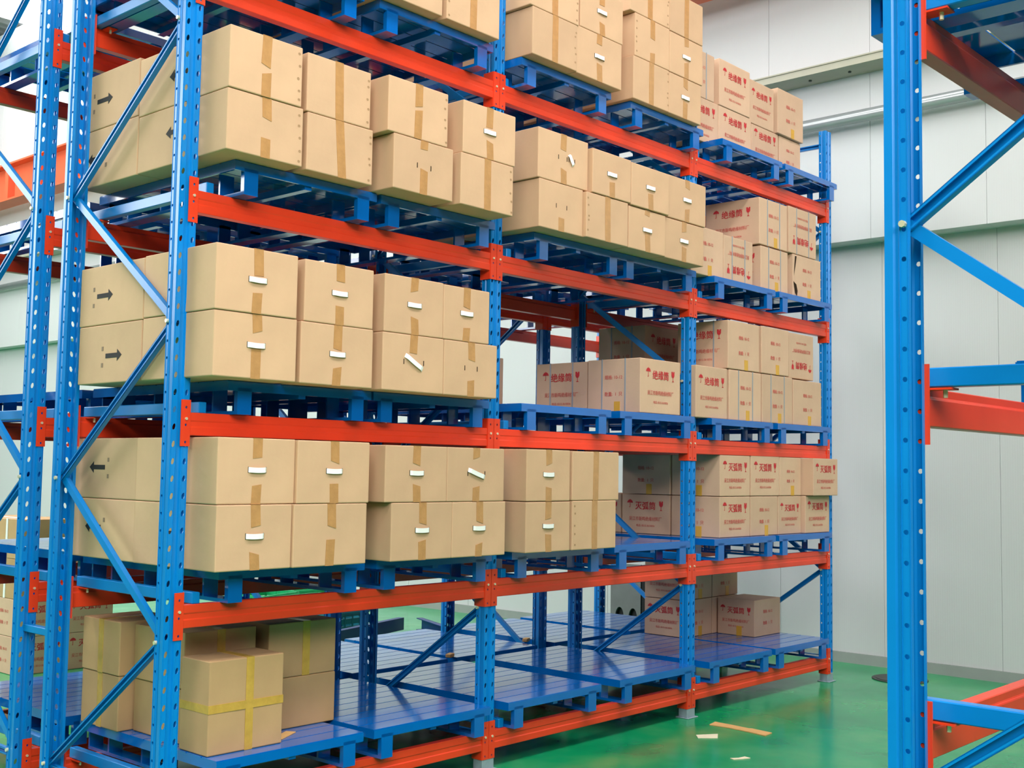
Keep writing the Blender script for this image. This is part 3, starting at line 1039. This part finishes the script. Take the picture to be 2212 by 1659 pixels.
red(5.322, 5.715, -.01, .40, b + .002, c, rp + ' upside down, upper row, rightmost, third shelf, right bay', dict(face='f', what='front', fam='A', upside=True))
# third shelf, middle bay
red(3.325, 3.78, -.05, .38, a, 2.382, rp + ' with umbrella, at the front corner, third shelf, middle bay', FA, dict(face='l', what='side', fam='A', bands=True, sticker=True))
red(3.335, 3.78, .392, .84, a, 2.378, rp + ' with grey bands, behind the corner one, third shelf, middle bay', dict(face='l', what='front', fam='A', bands=True))
red(4.365, 4.845, .66, 1.10, a, 2.388, rp + ' hidden in the second row, lower, third shelf, right bay', LA)
red(4.365, 4.845, .66, 1.10, 2.394, 2.748, rp + ' in deep shade behind the middle diagonal, upper row, third shelf', FA, dict(face='l', what='side', fam='A', bands=True))
red(2.46, 2.862, .72, 1.12, a, 2.378, rp + ' showing only an edge beside the second upright, third shelf', FA)
# second shelf, right bay
a, b, c = DK[1] + .001, 1.480, 1.776
red(4.357, 4.765, 0, .41, a, b, rp + ' with umbrella, lower row, first from left, second shelf, right bay', FB, LSB)
red(4.777, 5.165, 0, .41, a, b, rp + ' with amber tape, lower row, second from left, second shelf, right bay', FSB)
red(5.177, 5.528, 0, .41, a, b, rp + ' with umbrella, lower row, third from left, second shelf, right bay', FB)
red(5.535, 5.93, -.035, .38, a, b, rp + ' with umbrella, lower row, rightmost, second shelf, right bay', FB)
red(4.36, 4.765, 0, .41, b + .004, c, rp + ' with umbrella, upper row, first from left, second shelf, right bay', FB, LSB)
red(4.782, 5.192, 0, .41, b + .004, c + .004, rp + ' with umbrella, upper row, second from left, second shelf, right bay', FB)
red(5.20, 5.53, 0, .41, b + .004, c, rp + ' with amber tape, upper row, third from left, second shelf, right bay', FSB)
red(5.542, 5.945, -.10, .31, b + .004, c - .002, rp + ' overhanging to the right, upper row, second shelf, right bay', FB)
red(4.35, 4.76, .42, .85, a, b, rp + ' with goblet, in shade behind, lower row, second shelf, right bay', LB)
red(4.35, 4.76, .42, .85, b + .004, c, rp + ' with amber tape, in shade behind, upper row, second shelf', LSB)
red(4.35, 4.76, .86, 1.2, a, b, rp + ' at the very back, lower row, second shelf, right bay', LB)
# bottom shelf, right bay
a, b, c = DK[0] + .001, 0.648, 0.935
red(5.445, 5.85, .36, .70, a, b, rp + ' standing alone in front, bottom shelf, right bay', dict(face='f', what='side', fam='B'), dict(face='l', what='front', fam='B', sticker=True))
red(4.985, 5.382, .715, 1.09, a, b, rp + ' in shade, lower row, left, bottom shelf, right bay', FSB, LB)
red(5.392, 5.775, .715, 1.09, a, b, rp + ' hidden behind the single one, lower row, bottom shelf, right bay', FSB)
red(4.985, 5.382, .715, 1.09, b + .004, c, rp + ' in shade, upper row, left, bottom shelf, right bay', FSB, LB)
red(5.392, 5.775, .715, 1.09, b + .004, c, rp + ' in shade, upper row, right, bottom shelf, right bay', FSB)

# ------------------------------------------------------------------ yellow taped cartons, bottom shelf left bay
G3 = 'yellow taped cartons on the bottom shelf'
a = DK[0] + .001


def vtape(o, face, w=0.045, off=0.0):
    W_, D_, H_ = o['dims']
    mb = MB().box(-w / 2, w / 2, -EPS, 0.0005, 0, H_)
    mb.box(-w / 2, w / 2, -EPS, (D_ if face == 'f' else W_), H_ - 0.0005, H_ + EPS)
    q = mb.build('yellow_tape', M['ytape'], o, merge=False)
    if face == 'f':
        q.location = (W_ / 2 + off, 0, 0)
    else:
        q.location, q.rotation_euler = (0, D_ / 2 + off, 0), (0, 0, -PI / 2)


o = carton(.215, .62, .03, .255, a, .777, 'kraft_dark', 'tall brown carton wrapped both ways in yellow tape, bottom shelf front', G3)
vtape(o, 'f', 0.042, 0.015)
W_, D_, H_ = o['dims']
mb = MB().box(-EPS, W_ + EPS, -EPS * 1.3, D_ + EPS, 0.185, 0.222)
mb.build('yellow_tape', M['ytape'], o)
o = carton(.19, .52, .75, 1.10, a, .624, 'kraft_dark', 'brown yellow taped carton by the back left upright, lower, bottom shelf', G3); vtape(o, 'l')
o = carton(.185, .52, .745, 1.10, .626, .884, 'kraft_dark', 'brown yellow taped carton by the back left upright, upper, bottom shelf', G3); vtape(o, 'l')
o = carton(.265, .655, .30, .735, a, .612, 'kraft_dark', 'brown carton behind the tall yellow taped one, lower, bottom shelf', G3)
o = carton(.258, .655, .30, .735, .614, .872, 'kraft_dark', 'brown yellow taped carton behind the tall one, upper, bottom shelf', G3); vtape(o, 'f'); vtape(o, 'l')
o = carton(.70, 1.115, .25, .66, a, .609, 'kraft_dark', 'plain brown carton at the right of the group, lower, bottom shelf', G3)
o = carton(.695, 1.112, .25, .66, .611, .878, 'kraft_dark', 'brown yellow taped carton at the right of the group, upper, bottom shelf', G3); vtape(o, 'f', off=0.02)
sc_ = MB().box(0, .16, 0, .05, 0, .004).build('cardboard_offcut', M['card'])
sc_.location, sc_.rotation_euler = (.66, .08, DK[0] + .001), (0, 0, .5)
tag(sc_, 'small cardboard offcut on the bottom pallet beside the taped cartons', 'scrap')

# ------------------------------------------------------------------ floor litter
def scrap(name, pts, t, material, label, z=0.001):
    cx, cy = sum(p[0] for p in pts) / len(pts), sum(p[1] for p in pts) / len(pts)
    mb = MB().prism([(p[0] - cx, p[1] - cy) for p in pts], 'z', 0, t)
    o = mb.build(name, M[material])
    o.location = (cx, cy, z)
    return tag(o, label, 'scrap')


scrap('cardboard_strip', [(3.887, -.221), (3.90, -.36), (3.888, -.50), (3.867, -.645), (3.968, -.635), (3.985, -.48), (3.975, -.46), (3.985, -.33), (3.988, -.201)], .006, 'card',
      'long brown cardboard strip lying on the green floor')
scrap('paper_scrap', [(3.57, -.324), (3.507, -.381), (3.596, -.467), (3.694, -.407)], .004, 'paper', 'pale rectangular card scrap on the green floor near the rack')
scrap('paper_scrap', [(3.20, -.80), (3.19, -.83), (3.24, -.86), (3.29, -.88), (3.295, -.84), (3.24, -.83)], .004, 'paper', 'tiny crumpled paper scrap on the green floor, nearest camera')
mb = MB()
mb.prism([(0.22 * math.cos(2 * PI * k / 32), 0.22 * math.sin(2 * PI * k / 32)) for k in range(32)], 'z', 0, .006)
mb.prism([(0.19 * math.cos(2 * PI * k / 32), 0.19 * math.sin(2 * PI * k / 32)) for k in range(32)], 'z', .006, .010)
o = mb.build('drain_cover', M['dark'], merge=False)
o.location = (6.52, -.35, .001)
tag(o, 'dark round cover plate on the floor near the white wall', 'cover plate')
for (X, Y, Z, lab) in ((2.98, 1.16, DK[0], 'pale wood chip on the bottom pallets behind the second upright'), (3.93, 1.3, DK[0], 'pale green chip on the bottom rear pallet, middle bay')):
    o = MB().box(-.035, .035, -.02, .02, 0, .025).build('wood_chip', M['card'], bevel=.004)
    o.location = (X, Y + .12, Z + .001)
    o.rotation_euler = (0, 0, .4)
    tag(o, lab, 'scrap')

# ------------------------------------------------------------------ things behind the racks
def spare_beam(p0, p1, z, label):
    p0, p1 = Vector((*p0, 0)), Vector((*p1, 0))
    d = p1 - p0
    r = empty('spare_beam', (p0.x, p0.y, z), (0, 0, math.atan2(d.y, d.x)))
    tag(r, label, 'steel beam', 'spare steel beams on the floor')
    L_ = d.length
    MB().box(0, L_, -.004, .004, 0, .12).build('web', M['navy'], r)
    MB().box(0, L_, 0, .06, .112, .12).build('flange', M['navy'], r)
    MB().box(0, L_, 0, .06, 0, .008).build('flange', M['navy'], r)


spare_beam((3.1, 3.63), (5.36, 4.31), .03, 'dark blue spare steel beam on the floor behind the racks, left')
spare_beam((4.9, 2.75), (5.5, 4.19), .03, 'dark blue spare steel beam on the floor behind the racks, right')


def crate(X, Y, z, rz, material, label, w=.6, d=.42, h=.26):
    r = empty('plastic_crate', (X, Y, z), (0, 0, rz))
    tag(r, label, 'crate', 'plastic crates behind the racks')
    m_ = M[material]
    MB().box(-w / 2, w / 2, -d / 2, d / 2, 0, .015).build('base', m_, r)
    for s in (-1, 1):
        mb = MB()
        for k in range(3):
            mb.box(-w / 2, w / 2, s * d / 2 - .008, s * d / 2 + .008, .03 + k * h / 3, .03 + k * h / 3 + h / 4.2)
        for k in range(6):
            x = -w / 2 + w * k / 5
            mb.box(x - .008, x + .008, s * d / 2 - .011, s * d / 2 + .011, 0, h)
        mb.build('wall', m_, r, merge=False)
        mb = MB()
        for k in range(3):
            mb.box(s * w / 2 - .008, s * w / 2 + .008, -d / 2, d / 2, .03 + k * h / 3, .03 + k * h / 3 + h / 4.2)
        for k in range(4):
            y = -d / 2 + d * k / 3
            mb.box(s * w / 2 - .011, s * w / 2 + .011, y - .008, y + .008, 0, h)
        mb.build('wall', m_, r, merge=False)
    MB().box(-w / 2 - .02, w / 2 + .02, -d / 2 - .02, -d / 2, h - .02, h).box(-w / 2 - .02, w / 2 + .02, d / 2, d / 2 + .02, h - .02, h) \
        .box(-w / 2 - .02, -w / 2, -d / 2, d / 2, h - .02, h).box(w / 2, w / 2 + .02, -d / 2, d / 2, h - .02, h).build('lip', m_, r, merge=False)


crate(5.05, 6.2, 0, .3, 'green_plastic', 'bright green plastic crate on the floor behind the racks, left')
crate(5.75, 6.35, 0, -.1, 'green_plastic', 'bright green plastic crate on the floor behind the racks, right')
crate(5.25, 5.65, 0, .1, 'green_plastic', 'bright green plastic crate on the floor behind the racks, nearest')
crate(4.85, 4.75, 0, .05, 'teal_plastic', 'teal plastic crate on the floor behind the rear rack', .5, .36, .22)

# grey steel hood with two arches near the wall
r = empty('steel_hood', (6.55, 2.25, 0))
tag(r, 'grey sheet steel panel with two arched openings by the wall', 'steel panel')
prof = [(0, .1), (0, .75), (.36, .75), (.36, .1)]
poly = [(0, .75), (0, .18)]
for c0 in (.09, .25):
    for k in range(9):
        t = PI - PI * k / 8
        poly.append((c0 + .05 * math.cos(t), .24 + .09 * math.sin(t)))
    poly.append((c0 + .055, .12))
poly += [(.36, .12), (.36, .75)]
MB().prism(poly, 'x', -.012, .012).build('panel', M['grey_steel'], r, merge=False)
MB().box(-.005, .2, -.12, -.01, .0, .75).build('side_post', M['black'], r)
MB().box(.02, .2, -.01, .36, .0, .4).build('inner_box', M['black'], r)

# stack of goods beyond the rear rack, seen at the left edge
G4 = 'cartons stacked on the floor behind the racks'
zz = 0.001
cols_ = [(1.47, 1.87, 4.5, 'left'), (1.88, 2.28, 4.5, 'right'), (1.47, 1.87, 4.94, 'rear')]
for li in range(4):
    z1 = zz + (.29 if li < 2 else .31)
    for ci, (x0, x1, y0, wd) in enumerate(cols_):
        lab = ('strapped carton with white bands' if li >= 2 else 'red printed carton') + ', %s one, %s layer, floor stack far left' % (
            wd, ('lowest', 'second', 'third', 'top')[li])
        o = carton(x0, x1, y0, y0 + .43, zz, z1 - .002, 'kraft_dark' if li >= 2 else 'kraft_pink', lab, G4)
        if li < 2:
            decorate(o, **FB)
            if wd != 'right':
                decorate(o, face='l', what='side', fam='B')
        else:
            W_, D_, H_ = o['dims']
            MB().box(.3 * W_, .3 * W_ + .03, -.003, D_ + .003, -.0, H_ + .003).build('white_band', M['white'], o)
            if wd != 'right':
                MB().box(-.003, W_ * .3, .5 * D_, .5 * D_ + .03, -.0, H_ + .003).build('white_band', M['white'], o)
    zz = z1
